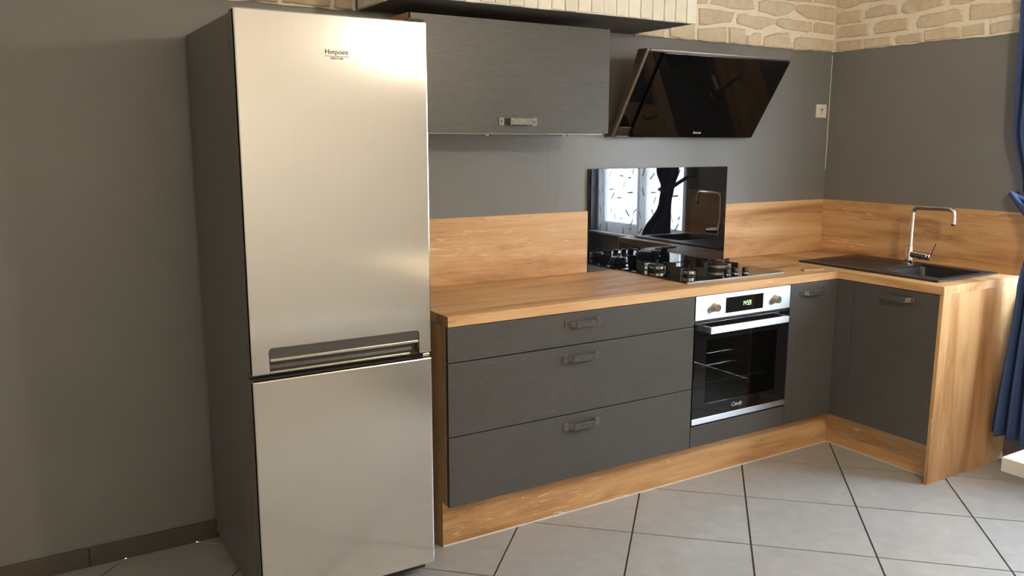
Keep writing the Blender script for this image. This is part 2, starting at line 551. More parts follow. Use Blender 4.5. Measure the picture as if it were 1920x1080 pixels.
ce = MB().box(RX0-0.12, 0.12, RY0-0.12, 0.12, RZ, RZ+0.1).build('ceiling', 'ceil', origin=(0, 0, 0))
tag(ce, 'plain off-white ceiling above the kitchen', 'ceiling', kind='structure')

# skirting tiles on the grey wall, left of the fridge
bb = MB().box(RX0+0.01, -2.80, -0.006, 0, 0, 0.068).build('baseboard_back', 'grout', origin=(0, 0, 0))
tag(bb, 'brown-grey tile skirting at the foot of the grey wall beside the fridge', 'baseboard', kind='structure')
jx = -2.80
edges = [-2.80, -3.445, -3.893, -4.343, -4.793, -5.243, RX0+0.012]
for a, b in zip(edges, edges[1:]):
    box('skirting_tile', 'skirt', bb, b+0.003, a-0.003, -0.011, -0.002, 0.001, 0.073, 0.002)

# plaster seams and the pale crack down the wall corner
def ridge(parent, pts, r, mat, name):
    o = MB().tube(pts, r, 6).build(name, mat, parent); return o
ridge(wb, [(-1.912+rnd.uniform(-.002, .002), 0.0008, 1.52-k*.033) for k in range(10)], 0.0016, 'wall', 'plaster_seam')
ridge(wb, [(-1.855-.0022*k+rnd.uniform(-.002, .002), 0.0006, 1.295-k*.0115) for k in range(9)], 0.0022, 'wall', 'plaster_seam')
ridge(wb, [(-0.0012+rnd.uniform(-.0008, .0003), -0.0012, 1.995-k*.045) for k in range(15)], 0.0016, 'joint', 'corner_crack')

# ---- stones
SB = [
  [(-1.037,2.165),(-0.979,2.167),(-0.803,2.164),(-0.795,2.158),(-0.815,2.114),(-0.871,2.107),(-0.989,2.085),(-1.032,2.083)],
  [(-0.962,2.189),(-0.876,2.186),(-0.83,2.18),(-0.723,2.181),(-0.649,2.191),(-0.663,2.224),(-0.681,2.255),(-0.939,2.243)],
  [(-0.624,2.23),(-0.585,2.242),(-0.421,2.245),(-0.353,2.236),(-0.347,2.212),(-0.424,2.178),(-0.49,2.167),(-0.539,2.174),(-0.62,2.182)],
  [(-0.34,2.232),(-0.269,2.246),(-0.024,2.243),(-0.022,2.172),(-0.192,2.173),(-0.236,2.173),(-0.307,2.193),(-0.338,2.207)],
  [(-0.768,2.158),(-0.722,2.165),(-0.666,2.152),(-0.611,2.159),(-0.501,2.151),(-0.499,2.129),(-0.559,2.111),(-0.59,2.095),(-0.63,2.09),(-0.686,2.1),(-0.772,2.109),(-0.777,2.125)],
  [(-0.488,2.149),(-0.448,2.163),(-0.203,2.156),(-0.199,2.11),(-0.238,2.101),(-0.427,2.109),(-0.486,2.124)],
  [(-0.186,2.154),(-0.155,2.162),(-0.022,2.154),(-0.022,2.103),(-0.096,2.103),(-0.186,2.106)],
  [(-1.039,2.069),(-0.944,2.079),(-0.844,2.091),(-0.839,2.01),(-0.895,2.009),(-0.984,2.009),(-1.039,2.013)],
  [(-0.828,2.09),(-0.718,2.089),(-0.703,2.01),(-0.823,2.011)],
  [(-0.699,2.058),(-0.659,2.061),(-0.644,2.075),(-0.6,2.073),(-0.591,2.008),(-0.639,2.005),(-0.695,2.01)],
  [(-0.571,2.056),(-0.475,2.084),(-0.392,2.092),(-0.351,2.008),(-0.571,2.006)],
  [(-0.345,2.039),(-0.33,2.068),(-0.271,2.078),(-0.022,2.073),(-0.022,2.019),(-0.087,2.014),(-0.333,2.003)],
  [(-1.23,2.079),(-1.062,2.099),(-1.057,2.012),(-1.1,2.007),(-1.22,2.015)],
  [(-1.424,2.066),(-1.257,2.08),(-1.258,2.01),(-1.336,2.01),(-1.424,2.011)],
  [(-0.433,2.287),(-0.216,2.292),(-0.213,2.259),(-0.426,2.252)],
  [(-0.195,2.297),(-0.03,2.3),(-0.022,2.261),(-0.191,2.261)],
  [(-1.06,2.225),(-0.985,2.225),(-0.985,2.19),(-1.058,2.183)],
]
SR = [
  [(-0.033,2.059),(-0.046,2.066),(-0.195,2.064),(-0.202,2.011),(-0.108,2.007),(-0.036,2.021)],
  [(-0.213,2.062),(-0.253,2.061),(-0.374,2.059),(-0.379,2.017),(-0.305,2.015),(-0.221,2.01)],
  [(-0.392,2.047),(-0.408,2.059),(-0.536,2.062),(-0.543,2.016),(-0.466,2.018),(-0.403,2.019)],
  [(-0.554,2.067),(-0.653,2.076),(-0.738,2.062),(-0.743,2.017),(-0.648,2.017),(-0.559,2.016)],
  [(-0.745,2.069),(-0.856,2.075),(-0.864,2.017),(-0.818,2.021),(-0.75,2.016)],
  [(-0.881,2.064),(-0.945,2.073),(-1.06,2.076),(-1.066,2.02),(-0.959,2.021),(-0.886,2.014)],
  [(-0.031,2.129),(-0.078,2.142),(-0.225,2.139),(-0.233,2.081),(-0.038,2.084)],
  [(-0.267,2.108),(-0.277,2.133),(-0.323,2.148),(-0.46,2.141),(-0.465,2.084),(-0.381,2.082),(-0.275,2.081)],
  [(-0.504,2.107),(-0.52,2.142),(-0.563,2.148),(-0.636,2.149),(-0.701,2.158),(-0.743,2.14),(-0.758,2.09),(-0.682,2.094),(-0.642,2.082),(-0.515,2.084)],
  [(-0.781,2.108),(-0.78,2.163),(-0.833,2.163),(-1.011,2.145),(-1.016,2.098),(-0.869,2.091),(-0.785,2.091)],
  [(-0.031,2.21),(-0.072,2.219),(-0.182,2.218),(-0.187,2.153),(-0.032,2.156)],
  [(-0.205,2.167),(-0.207,2.207),(-0.239,2.221),(-0.31,2.227),(-0.386,2.212),(-0.396,2.171),(-0.303,2.168)],
  [(-0.415,2.179),(-0.426,2.214),(-0.458,2.23),(-0.522,2.24),(-0.644,2.233),(-0.646,2.181),(-0.539,2.168),(-0.453,2.159)],
  [(-0.677,2.179),(-0.675,2.224),(-0.799,2.215),(-0.803,2.181),(-0.735,2.171)],
  [(-0.031,2.283),(-0.032,2.304),(-0.328,2.282),(-0.32,2.248),(-0.176,2.253),(-0.115,2.237),(-0.064,2.235),(-0.033,2.251)],
  [(-0.364,2.285),(-0.640,2.288),(-0.635,2.256),(-0.367,2.24)],
]
def stone_rows(a0, a1, zs):
    out = []
    for z0, z1 in zip(zs, zs[1:]):
        a = a0
        while a < a1-0.07:
            w = min(rnd.uniform(0.11, 0.25), a1-a)
            if a1-(a+w) < 0.08: w = a1-a
            j = lambda s: rnd.uniform(-s, s)
            x0, x1, zl, zh = a+0.008, a+w-0.008, z0+0.007, z1-0.007
            out.append([(x0+j(.004), zl+j(.004)), ((x0+x1)/2+j(.03), zl+j(.004)), (x1+j(.004), zl+j(.004)), (x1+j(.006), (zl+zh)/2),
                        (x1-.008+j(.005), zh+j(.006)), ((x0+x1)/2+j(.03), zh+j(.005)), (x0+.008+j(.005), zh+j(.006)), (x0+j(.005), (zl+zh)/2)])
            a += w
    return out

def stone(parent, poly, wall):
    n = len(poly); cx = sum(p[0] for p in poly)/n; cz = sum(p[1] for p in poly)/n
    # denser, rougher outline
    out = []
    for k in range(n):
        a, b = poly[k], poly[(k+1) % n]
        m = max(1, int(math.hypot(b[0]-a[0], b[1]-a[1])/0.035))
        for s in range(m):
            t = s/m; e = 0.0022 if s else 0.0
            out.append((a[0]+(b[0]-a[0])*t+rnd.uniform(-e, e), a[1]+(b[1]-a[1])*t+rnd.uniform(-e, e)))
    n = len(out); d = rnd.uniform(0.019, 0.026)
    def P(u, w, z): return (u, -w, z) if wall == 'back' else (-w, u, z)
    vs = [P(u, 0.002, z) for u, z in out] + [P(cx+(u-cx)*.985, d*.8, cz+(z-cz)*.96) for u, z in out]
    vs += [P(cx+(u-cx)*.93, d+rnd.uniform(-.001, .001), cz+(z-cz)*.82) for u, z in out]
    vs.append(P(cx, d+0.001, cz))
    fs = []
    for r in (0, n):
        fs += [(r+i, r+(i+1) % n, r+n+(i+1) % n, r+n+i) for i in range(n)]
    fs += [(2*n+i, 2*n+(i+1) % n, 3*n) for i in range(n)]
    o = MB().add(vs, fs).build('stone', 'stone', parent)
    return o

def mortar(parent, a0, a1, wall, skip=None):
    """mortar bed with an uneven lower edge"""
    n = int(abs(a1-a0)/0.035); top = RZ-0.002
    us = [a0+(a1-a0)*i/n for i in range(n+1)]
    lows = [2.012+rnd.uniform(-.004, .003) for _ in us]
    def P(u, w, z): return (u, -w, z) if wall == 'back' else (-w, u, z)
    vs = []; fs = []
    for u, z in zip(us, lows): vs += [P(u, 0.0005, z), P(u, 0.011, z+0.001), P(u, 0.011, top), P(u, 0.0005, top)]
    for i in range(n):
        a, b = 4*i, 4*i+4
        fs += [(a, b, b+1, a+1), (a+1, b+1, b+2, a+2), (a+2, b+2, b+3, a+3), (a+3, b+3, b, a)]
    fs += [(0, 1, 2, 3), (4*n, 4*n+3, 4*n+2, 4*n+1)]
    return MB().add(vs, fs).build('mortar_bed', 'mortar', parent)
BZ, BY, BR, BL = 2.0155, -0.4205, -1.4304, -2.8161
mortar(wb, BR+0.003, -0.0115, 'back')
mortar(wb, RX0+0.002, BL-0.003, 'back')
mortar(wr, -0.0005, -3.6, 'right')
for p in SB: stone(wb, p, 'back')
for p in SR: stone(wr, p, 'right')
for p in stone_rows(-1.424, -0.03, [2.305, 2.375, 2.45, 2.52, 2.592]): stone(wb, p, 'back')
for p in stone_rows(-1.424, -1.07, [2.105, 2.185, 2.26, 2.305]): stone(wb, p, 'back')
for p in stone_rows(-0.975, -0.45, [2.262, 2.302]): stone(wb, p, 'back')
for p in stone_rows(-5.0, BL-0.01, [2.008, 2.08, 2.15, 2.235, 2.31, 2.385, 2.45, 2.52, 2.592]): stone(wb, p, 'back')
for p in stone_rows(-3.5, -1.09, [2.085, 2.165, 2.24, 2.31]): stone(wr, p, 'right')
for p in stone_rows(-3.5, -0.03, [2.31, 2.385, 2.45, 2.52, 2.592]): stone(wr, p, 'right')
for p in stone_rows(-1.09, -0.82, [2.172, 2.24, 2.31]): stone(wr, p, 'right')
for p in stone_rows(-3.5, WY0-0.02, [2.014, 2.085]): stone(wr, p, 'right')

# ---- brick-faced beam box over the cabinet and hood
bm_ = thing('trim_1', ((BL+BR)/2, BY/2, BZ), 'boxed beam faced with upright cream bricks above the wall cabinet', 'beam', kind='structure')
core = MB().box(BL+0.016, BR-0.016, BY+0.016, 0, BZ, RZ).build('beam_core', 'soffit', bm_)
jb = MB()
jb.box(BL+0.006, BR-0.006, BY+0.006, BY+0.0155, BZ+0.001, RZ-0.001)
jb.box(BL+0.006, BL+0.0155, BY+0.0155, 0, BZ+0.001, RZ-0.001)
jb.box(BR-0.0155, BR-0.006, BY+0.0155, 0, BZ+0.001, RZ-0.001)
jb.build('joint_mortar', 'joint', bm_)
def brick(kind, a, b, z0, z1):
    g = 0.0042; d = rnd.uniform(-.0008, .0022)
    zz0 = z0+rnd.uniform(-.004, .003)
    mb = MB()
    if kind == 'f': mb.box(a+g, b-g, BY-d, BY+0.012, zz0, z1)
    elif kind == 'l': mb.box(BL-d, BL+0.012, a+g, b-g, zz0, z1)
    else: mb.box(BR-0.012, BR+d, a+g, b-g, zz0, z1)
    mb.build('brick', 'brick', bm_, 0.0025)
for z0, z1 in ((BZ+0.002, 2.222), (2.232, 2.42), (2.43, RZ-0.004)):
    n = 22
    for i in range(n): brick('f', BL+(BR-BL)*i/n, BL+(BR-BL)*(i+1)/n, z0, z1)
    m = 6
    for i in range(m):
        y0 = BY+0.018+(-0.024-BY-0.018)*i/m; y1 = BY+0.018+(-0.024-BY-0.018)*(i+1)/m
        brick('l', y0, y1, z0, z1); brick('r', y0, y1, z0, z1)

# ---- window
win = thing('window_1', (0.06, (WY0+WY1)/2, WZ0), 'two-leaf casement window with white frame behind the curtains', 'window', kind='structure')
MB().slab([WY0, WY0+.045, WY1-.045, WY1], [WZ0, WZ0+.045, WZ1-.045, WZ1], lambda y, z: not (WY0+.045 < y < WY1-.045 and WZ0+.045 < z < WZ1-.045), 'x', 0.05, 0.11).build('window_frame', 'pvc', win, 0.004)
ym = (WY0+WY1)/2
for a, b in ((WY0+.046, ym-.001), (ym+.001, WY1-.046)):
    s = MB().slab([a, a+.05, b-.05, b], [WZ0+.046, WZ0+.096, WZ1-.096, WZ1-.046], lambda y, z, a=a, b=b: not (a+.05 < y < b-.05 and WZ0+.096 < z < WZ1-.096), 'x', 0.06, 0.10).build('casement', 'pvc', win, 0.004)
    MB().box(0.078, 0.084, a+.048, b-.048, WZ0+.094, WZ1-.094).build('pane', 'pane', s)
MB().box(-0.03, 0.05, WY0+.002, WY1-.002, WZ0-0.0, WZ0+0.018).build('window_sill', 'pvc', win, 0.004)
ow = MB().box(5.4, 5.6, -8.5, -3.4, 0.0, 2.6).build('outdoor_wall', 'outwall', origin=(5.5, -6.0, 0))
tag(ow, 'pale rendered wall standing outside the window', 'wall', kind='structure')
og = MB().box(0.13, 8, -9, 4, -0.2, -0.1).build('outdoor_ground', 'outwall', origin=(4, -2.5, -0.15))
tag(og, 'pale paved ground outside the window', 'ground', kind='structure')

# ------------------------------------------------------------------ handle mesh (origin at centre, mounting plane local y=0, faces -y)
def handle_mb(w=0.176):
    mb = MB()
    h = w/2
    for s in (-1, 1):
        pl = [(s*h, -.011), (s*h, .011), (s*(h-.004), .015), (s*(h-.024), .015), (s*(h-.024), -.015), (s*(h-.004), -.015)]
        mb.prism(pl, 'y', -0.003, 0.0)
        mb.cyl((s*(h-.012), -0.003, 0), (s*(h-.012), -0.007, 0), 0.0052, 0.003, n=10)
        # cranked arm
        x0, x1 = s*(h-.022), s*(h-.036)
        mb.prism([(x0, -0.001), (x0, -0.004), (x1, -0.026), (x1-s*.004, -0.026), (x1-s*.004, -0.021)], 'z', -0.011, 0.011)
        # end bar of the grip
        mb.box(x1-s*.006, x1, -0.031, -0.021, -0.0135, 0.0135)
    g = h-.041
    mb.box(-g, g, -0.027, -0.021, -0.0125, 0.0125)
    for z in (-.0095, -.0045, .0005, .0055, .0105):
        mb.box(-g, g, -0.0300, -0.026, z-.0017, z+.0010)
    return mb
HMB = handle_mb()
def add_handle(parent, loc, face='y'):
    mb = MB(); mb.f = list(HMB.f)
    if face == 'y': mb.v = [(x+loc[0], y+loc[1], z+loc[2]) for x, y, z in HMB.v]
    else: mb.v = [(y+loc[0], -x+loc[1], z+loc[2]) for x, y, z in HMB.v]      # faces -x
    o = mb.build('handle', 'pewter', parent)
    o['label'] = 'antique pewter bar handle with ribbed grip'
    return o

# ------------------------------------------------------------------ fridge freezer
FL, FR, FY, HF, FBK = -3.4579, -2.8637, -0.7258, 1.8851, -0.036
fr = thing('fridge_freezer', ((FL+FR)/2, (FY+FBK)/2, 0), 'tall brushed steel fridge freezer with two doors and dark grey sides', 'fridge')
box('body', 'side', fr, FL+.003, FR-.003, FY+.078, FBK, 0.035, HF-.006, 0.004)
g = MB()
for z0, z1 in ((0.826, HF-.02), (0.075, 0.797)): g.box(FL+.012, FR-.012, FY+.062, FY+.079, z0, z1)
g.build('door_gasket', 'dark', fr)
HX0, HX1, HZ0, HZ1 = -3.4035, -2.9085, 0.8207, 0.8985
def door_shape():
    r = 0.008
    pts = [(FL, HZ0), (HX0, HZ0), (HX0, HZ1-r), (HX0+.0023, HZ1-.0023), (HX0+r, HZ1), (HX1-r, HZ1), (HX1-.0023, HZ1-.0023), (HX1, HZ1-r), (HX1, HZ0), (FR, HZ0), (FR, HF), (FL, HF)]
    return pts
ud = MB().prism(door_shape(), 'y', FY, FY+.022).build('upper_door', 'steel', fr, 0.004, uv=True)
MB().box(FL+.001, FR-.001, FY+.0225, FY+.062, HZ1+.004, HF-.001).build('door_liner', 'side', ud, 0.003)
for a_, b_ in ((FL+.001, HX0-.002), (HX1+.002, FR-.001)): MB().box(a_, b_, FY+.0225, FY+.062, HZ0+.002, HZ1+.003).build('door_liner', 'side', ud)
prof = [(FY+.058, HZ0+.002), (FY+.016, HZ0+.002), (FY+.030, .830), (FY+.034, .842), (FY+.030, .857), (FY+.008, .861), (FY+.005, .862), (FY+.005, HZ1-.001), (FY+.058, HZ1-.001)]
hr = MB().prism(prof, 'x', HX0+.0015, HX1-.0015).build('handle_recess', 'greyp', ud)
lp = MB().box(HX0+.002, HX1-.002, FY+.0005, FY+.0048, 0.8585, 0.8665)
lp.box(HX0+.002, HX1-.030, FY+.008, FY+.0155, HZ0-.0005, HZ0+.0055)
o = lp.build('handle_lip', 'lip', ud, 0.001); o['label'] = 'pale metal strip across the dark handle recess'
text('brand_lettering', 'Hotpoint', 0.0195, (-3.1615, FY-.0008, 1.7715), 'ink', ud, 0.0003)
MB().box(-3.1990, -3.1240, FY-.0009, FY+.001, 1.7645, 1.7658).build('lettering_rule', 'ink', ud)
text('brand_lettering', 'ARISTON', 0.0085, (-3.1615, FY-.0008, 1.7565), 'ink', ud, 0.0003, spacing=1.15)
ld = MB().box(FL, FR, FY, FY+.022, 0.062, 0.8015).build('lower_door', 'steel', fr, 0.004, uv=True)
MB().box(FL+.001, FR-.001, FY+.0225, FY+.062, 0.064, 0.800).build('door_liner', 'side', ld, 0.003)
box('kick_grille', 'dark', fr, FL+.012, FR-.012, FY+.05, FY+.078, 0.022, 0.060, 0.003)
hg = MB().prism([(FR-.062, FY+.004), (FR-.004, FY+.004), (FR-.004, FY+.075), (FR-.062, FY+.075)], 'z', HF+.0005, HF+.010)
hg.build('hinge_cover', 'greyp', fr, 0.005)
MB().box(FR-.03, FR-.004, FY+.006, FY+.055, 0.805, 0.817).build('hinge', 'lip', fr, 0.002)
for x in (FL+.05, FR-.05):
    for y in (FY+.11, FBK-.06): MB().cyl((x, y, 0), (x, y, 0.04), 0.016).build('foot', 'dark', fr)

# ------------------------------------------------------------------ wall cabinet
UL, UR, UY, UT, UB = -2.7411, -1.8324, -0.3363, 1.9755, 1.5495
uc = thing('wall_cabinet', ((UL+UR)/2, UY/2, UB), 'wide anthracite wall cabinet with lift-up front under the brick beam', 'cabinet')
cb = MB()
y0 = UY+.0205
cb.box(UL, UL+.018, y0, -0.001, UB+.004, UT); cb.box(UR-.018, UR, y0, -0.001, UB+.004, UT)
cb.box(UL+.018, UR-.018, y0, -0.001, UT-.018, UT); cb.box(UL+.018, UR-.018, -0.012, -0.001, UB+.022, UT-.018)
cb.build('carcass', 'woody', uc)
box('bottom_panel', 'lip', uc, UL+.018, UR-.018, y0, -0.001, UB-.004, UB+.014)
dr = box('lift_door', 'frontx', uc, UL+.002, UR, UY, UY+.0195, UB, UT-.001, 0.0015)
add_handle(dr, ((-2.374-2.19)/2, UY, 1.594))
for x in (-2.35, -1.97): MB().cyl((x, -0.20, UB-.004), (x, -0.20, UB-.010), 0.022, 0.020).build('spot_light', 'chrome', uc)

# ------------------------------------------------------------------ cooker hood
hd = thing('cooker_hood', (-1.14, -0.16, 1.535), 'slanted black glass cooker hood with brown steel sides above the hob', 'hood')
XL, XR, yb, zb, yt, zt = -1.595, -0.685, -0.056, 1.538, -0.293, 1.916
d = Vector((0, yt-yb, zt-zb)).normalized(); nrm = Vector((0, -d.z, d.y))   # outward normal of slope
def onS(s, off):            # point on slope profile: s along slope (m), off outwards
    return (yb+d.y*s+nrm.y*off, zb+d.z*s+nrm.z*off)
SL = math.hypot(yt-yb, zt-zb)
yb2, zb2 = onS(0, -.020); yt2, zt2 = onS(SL, -.020)
MB().prism([(-0.001, zb), onS(0, -.004), onS(SL, -.004), (yt+.062, zt+.004), (-0.07, 1.60), (-0.001, 1.575)], 'x', XL, XR).build('hood_body', 'gunmetal', hd, 0.002)
fr_ = MB()
def strip(mb, x0, x1, s0, s1, o0, o1):
    mb.prism([onS(s0, o0), onS(s1, o0), onS(s1, o1), onS(s0, o1)], 'x', x0, x1)
strip(fr_, XL, XL+.013, 0, SL, -.004, .004)
strip(fr_, XL+.018, XR-.006, SL-.010, SL, -.004, .004)
strip(fr_, XL+.018, XR-.006, 0, .008, -.004, .004)
strip(fr_, XR-.006, XR, 0, SL, -.004, .004)
fr_.build('steel_frame', 'hoodsteel', hd, 0.001)
lw = MB(); strip(lw, XL+.018, XL+.095, .008, .055, -.004, .003); lw.build('corner_plate', 'gunmetal', hd, 0.001)
g1 = MB(); strip(g1, XL+.018, XR-.006, .0555, SL-.0105, -.004, .0005); g1.build('back_glass', 'hoodglass', hd)
g2 = MB(); strip(g2, XL+.095, XR-.004, .0085, SL-.0105, .006, .012); fg = g2.build('front_glass', 'hoodglass', hd, 0.001)
# small pale maker's mark low on the glass
mk = MB()
for k in range(7):
    x = -1.110+k*.0075
    s0 = .030; hgt = .012 if k in (0,) else .009
    mk.prism([onS(s0, .0122), onS(s0+hgt, .0122), onS(s0+hgt, .0127), onS(s0, .0127)], 'x', x, x+.0045)
mk.build('maker_mark', 'paleink', fg)
box('hood_chimney', 'gunmetal', hd, -1.24, -1.04, -0.12, -0.002, 1.62, 1.70)

# ------------------------------------------------------------------ splashbacks
gs = MB().box(-1.6905, -0.7915, -0.014, -0.003, H+.001, 1.391).build('glass_splashback', 'mirrorglass', bevel=0.001)
tag(gs, 'glossy black glass panel standing behind the gas hob', 'splashback')
for nm, x0, x1, lab in (('l', WL, -1.692, 'oak splashback board between fridge and black glass panel'), ('r', -0.790, -0.0135, 'oak splashback board from the black glass panel to the wall corner')):
    o = MB().box(x0, x1, -0.0125, -0.0005, H+.0005, ZS).build('splashback_board', 'woodx', bevel=0.001)
    tag(o, lab, 'splashback', 'oak splashback boards')
o = MB().box(-0.0125, -0.0005, YE-.012, -0.0005, H+.0005, ZS).build('splashback_board', 'woody', bevel=0.001)
tag(o, 'oak splashback board behind the tap and black sink', 'splashback', 'oak splashback boards')

# ------------------------------------------------------------------ worktop
SX0, SX1, SY0, SY1 = -0.535, -0.055, -1.060, -0.292      # sink outline
BX0, BX1, BY0, BY1 = -0.455, -0.115, -1.015, -0.715      # bowl
wt = thing('worktop', (-0.6, -0.4, H-T), 'L-shaped oak worktop carrying the hob and sink', 'worktop')
MB().box(WL, -DR-.0004, -D, -0.0005, H-T, H).build('worktop_section', 'woodx', wt, 0.0012)
MB().slab([-DR, BX0-.012, BX1+.012, -0.0005], [YE, BY0-.012, BY1+.012, -0.0005], lambda x, y: not (BX0-.012 < x < BX1+.012 and BY0-.012 < y < BY1+.012), 'z', H-T, H).build('worktop_section', 'woody', wt, 0.0012)
ws = MB().box(-0.055, 0.055, -0.013, 0.013, 0, 0.009).build('wooden_strip', 'woodx', origin=(0, 0, 0), bevel=0.0008)
ws.location = (-0.714, -0.526, H); ws.rotation_euler = (0, 0, math.radians(-13.5))
tag(ws, 'small pale wooden strip lying on the worktop between hob and sink', 'wood strip')

# ------------------------------------------------------------------ base units
du = thing('drawer_unit', ((WL-1.546)/2, -0.3, 0), 'wide base unit with three anthracite drawers beside the fridge', 'drawer unit')
sp = MB().prism([(-0.002, 0.0), (-PF, 0.0), (-PF, DB+.002), (-(DF-.021), DB+.002), (-(DF-.021), H-T-.0005), (-0.002, H-T-.0005)], 'x', WL, WL+.018)
sp.build('side_panel', 'woodz', du, 0.0008)
def carcass(x0, x1, y0, y1, z0, z1, t=.016, front='y'):
    mb = MB()
    mb.box(x0, x0+t, y0, y1, z0, z1); mb.box(x1-t, x1, y0, y1, z0, z1)
    mb.box(x0+t, x1-t, y0, y1, z0, z0+t)
    if front == 'y': mb.box(x0+t, x1-t, y1-t, y1, z0+t, z1)
    return mb
carcass(WL+.019, OL-.001, -(DF-.021), -0.03, DB+.001, H-T-.001).build('carcass', 'core', du)
LXD, RXD = WL+.0005, OL-.0025
hxs = ((-2.231-2.052)/2, (-2.236-2.059)/2, (-2.229-2.052)/2)
for (z0, z1), hx, hz in zip(((0.7320, DT), (0.4525, 0.7278), (DB, 0.4483)), hxs, (0.8175, 0.680, 0.4015)):
    f = box('drawer_front', 'frontx', du, LXD, RXD, -DF, -DF+.0195, z0, z1, 0.0012)
    add_handle(f, (hx, -DF, hz))

oc = thing('oven_cabinet', ((OL+OR)/2, -0.3, DB), 'low base under the oven with a narrow anthracite filler front', 'cabinet')
carcass(OL, OR, -(DF-.021), -0.03, DB+.001, 0.272).build('carcass', 'core', oc)
box('filler_front', 'frontx', oc, OL+.001, OR-.002, -DF, -DF+.0195, DB, 0.2735, 0.0012)

cc = thing('corner_cabinet', (-0.78, -0.3, DB), 'corner base unit with a narrow anthracite door between oven and sink unit', 'cabinet')
carcass(OR+.001, FX+.021, -(DF-.021), -0.03, DB+.001, H-T-.001).build('carcass', 'core', cc)
cd = box('door', 'frontx', cc, OR+.002, FX-.0016, -DF, -DF+.0195, DB, DT, 0.0012)
add_handle(cd, ((-0.887-0.701)/2, -DF, 0.816))
box('corner_filler', 'fronty', cc, FX, FX+.0195, -0.6895, -DF+.0195, DB, DT, 0.0012)

sc_ = thing('sink_cabinet', (-0.3, -0.9, 0), 'base unit under the sink with an anthracite door and oak end panel', 'cabinet')
mb = MB()
mb.box(FX+.021, -0.03, -0.708, -0.692, DB+.001, H-T-.001); mb.box(FX+.021, -0.03, YE+.019, YE+.034, DB+.001, H-T-.001)
mb.box(FX+.021, -0.03, YE+.034, -0.708, DB+.001, DB+.017)
mb.build('carcass', 'core', sc_)
sd = box('door', 'fronty', sc_, FX, FX+.0195, YE+.0185, -0.6915, DB, DT, 0.0012)
add_handle(sd, (FX, (-0.836-1.008)/2, 0.820), 'x')
box('end_panel', 'woodz', sc_, -DR, -0.0005, YE, YE+.0175, 0.0, H-T-.0005, 0.0012)

p1 = thing('plinth_board', ((WL-PF)/2, -PF, 0), 'oak plinth board running below the drawers and oven', 'plinth', 'oak plinth boards')
box('board', 'woodx', p1, WL+.0005, -PF+.0, -PF-.014, -PF-.0005, 0.002, DB-.002, 0.001)
box('sealing_strip', 'seal', p1, WL+.0005, -PF-.0165, -PF-.0165, -PF-.0142, 0.0005, 0.006)
p2 = thing('plinth_board', (-PF, -0.8, 0), 'oak plinth board below the sink cabinet door', 'plinth', 'oak plinth boards')
box('board', 'woody', p2, -PF-.014, -PF+.002, YE+.019, -PF-.0145, 0.002, DB-.002, 0.001)
box('sealing_strip', 'seal', p2, -PF-.0165, -PF-.0142, YE+.019, -PF-.017, 0.0005, 0.006)

# ------------------------------------------------------------------ oven
ov = thing('oven', ((OL+OR)/2, -0.3, 0.28), 'built-in oven with steel control panel, black glass door and bar handle', 'oven')
ox0, ox1 = OL+.003, OR-.003
yf = -DF-.001
cav = MB()
ci0, ci1, cz0, cz1, cyb = OL+.055, OR-.055, 0.345, 0.705, -0.14
cav.box(ci0-.02, ci0, -0.560, cyb, cz0-.02, cz1+.02); cav.box(ci1, ci1+.02, -0.560, cyb, cz0-.02, cz1+.02)
cav.box(ci0, ci1, -0.560, cyb, cz0-.02, cz0); cav.box(ci0, ci1, -0.560, cyb, cz1, cz1+.02)
cav.box(ci0, ci1, cyb-.01, cyb, cz0, cz1)
cav.build('cavity', 'enamel', ov)
cp = box('control_panel', 'steel2', ov, ox0, ox1, yf, yf+.04, 0.7545, 0.8605, 0.0015, uv=True)
dp = box('display', 'bglass', cp, -1.364, -1.129, yf-.0012, yf+.001, 0.7715, 0.8415, 0.0004)
# seven-segment clock digits
seg = {'1': 'bc', '4': 'fgbc', '5': 'afgcd', '9': 'abcdfg'}
sg = MB(); dw, dh, th = 0.0085, 0.0095, 0.0021
for k, ch in enumerate('1459'):
    cx = -1.2585+k*.0138+(0.003 if k > 1 else 0); cz = 0.8065
    for s in seg[ch]:
        if s in 'agd':
            z = cz+{'a': dh, 'g': 0, 'd': -dh}[s]; sg.box(cx-dw/2, cx+dw/2, yf-.0018, yf-.0013, z-th/2, z+th/2)
        else:
            x = cx+(dw/2 if s in 'bc' else -dw/2); z = cz+(dh/2 if s in 'bf' else -dh/2)
            sg.box(x-th/2, x+th/2, yf-.0018, yf-.0013, z-dh/2+th*.3, z+dh/2-th*.3)
sg.build('clock_digits', 'green', cp)
for kx in (-1.433, -1.051):
    kz = 0.8055
    kb = MB()
    kb.cyl((kx, yf, kz), (kx, yf-.005, kz), 0.0205, 0.0195, n=28)
    kb.cyl((kx, yf-.005, kz), (kx, yf-.026, kz), 0.0182, 0.0165, n=28)
    k_ = kb.build('knob', 'champagne', cp, 0.0012); autosmooth(k_)
    mk = MB()
    for a in range(8):
        an = math.radians(-70+a*46)
        r = 0.030
        x, z = kx+r*math.sin(an), kz+r*math.cos(an)
        w = .0016 if a % 2 else .0010
        mk.box(x-w, x+w, yf-.0006, yf+.0005, z-.0013, z+.0013)
    mk.box(kx+.034, kx+.0355, yf-.0006, yf+.0005, kz+.032, kz+.038)
    dm = mk.build('dial_marks', 'ink', cp); dm['kind'] = 'stuff'
box('vent_gap', 'dark', ov, ox0+.004, ox1-.004, yf+.012, yf+.03, 0.7425, 0.754)
dz0, dz1 = 0.3105, 0.7415
gx0, gx1, gz0, gz1 = -1.470, -1.022, 0.372, 0.662
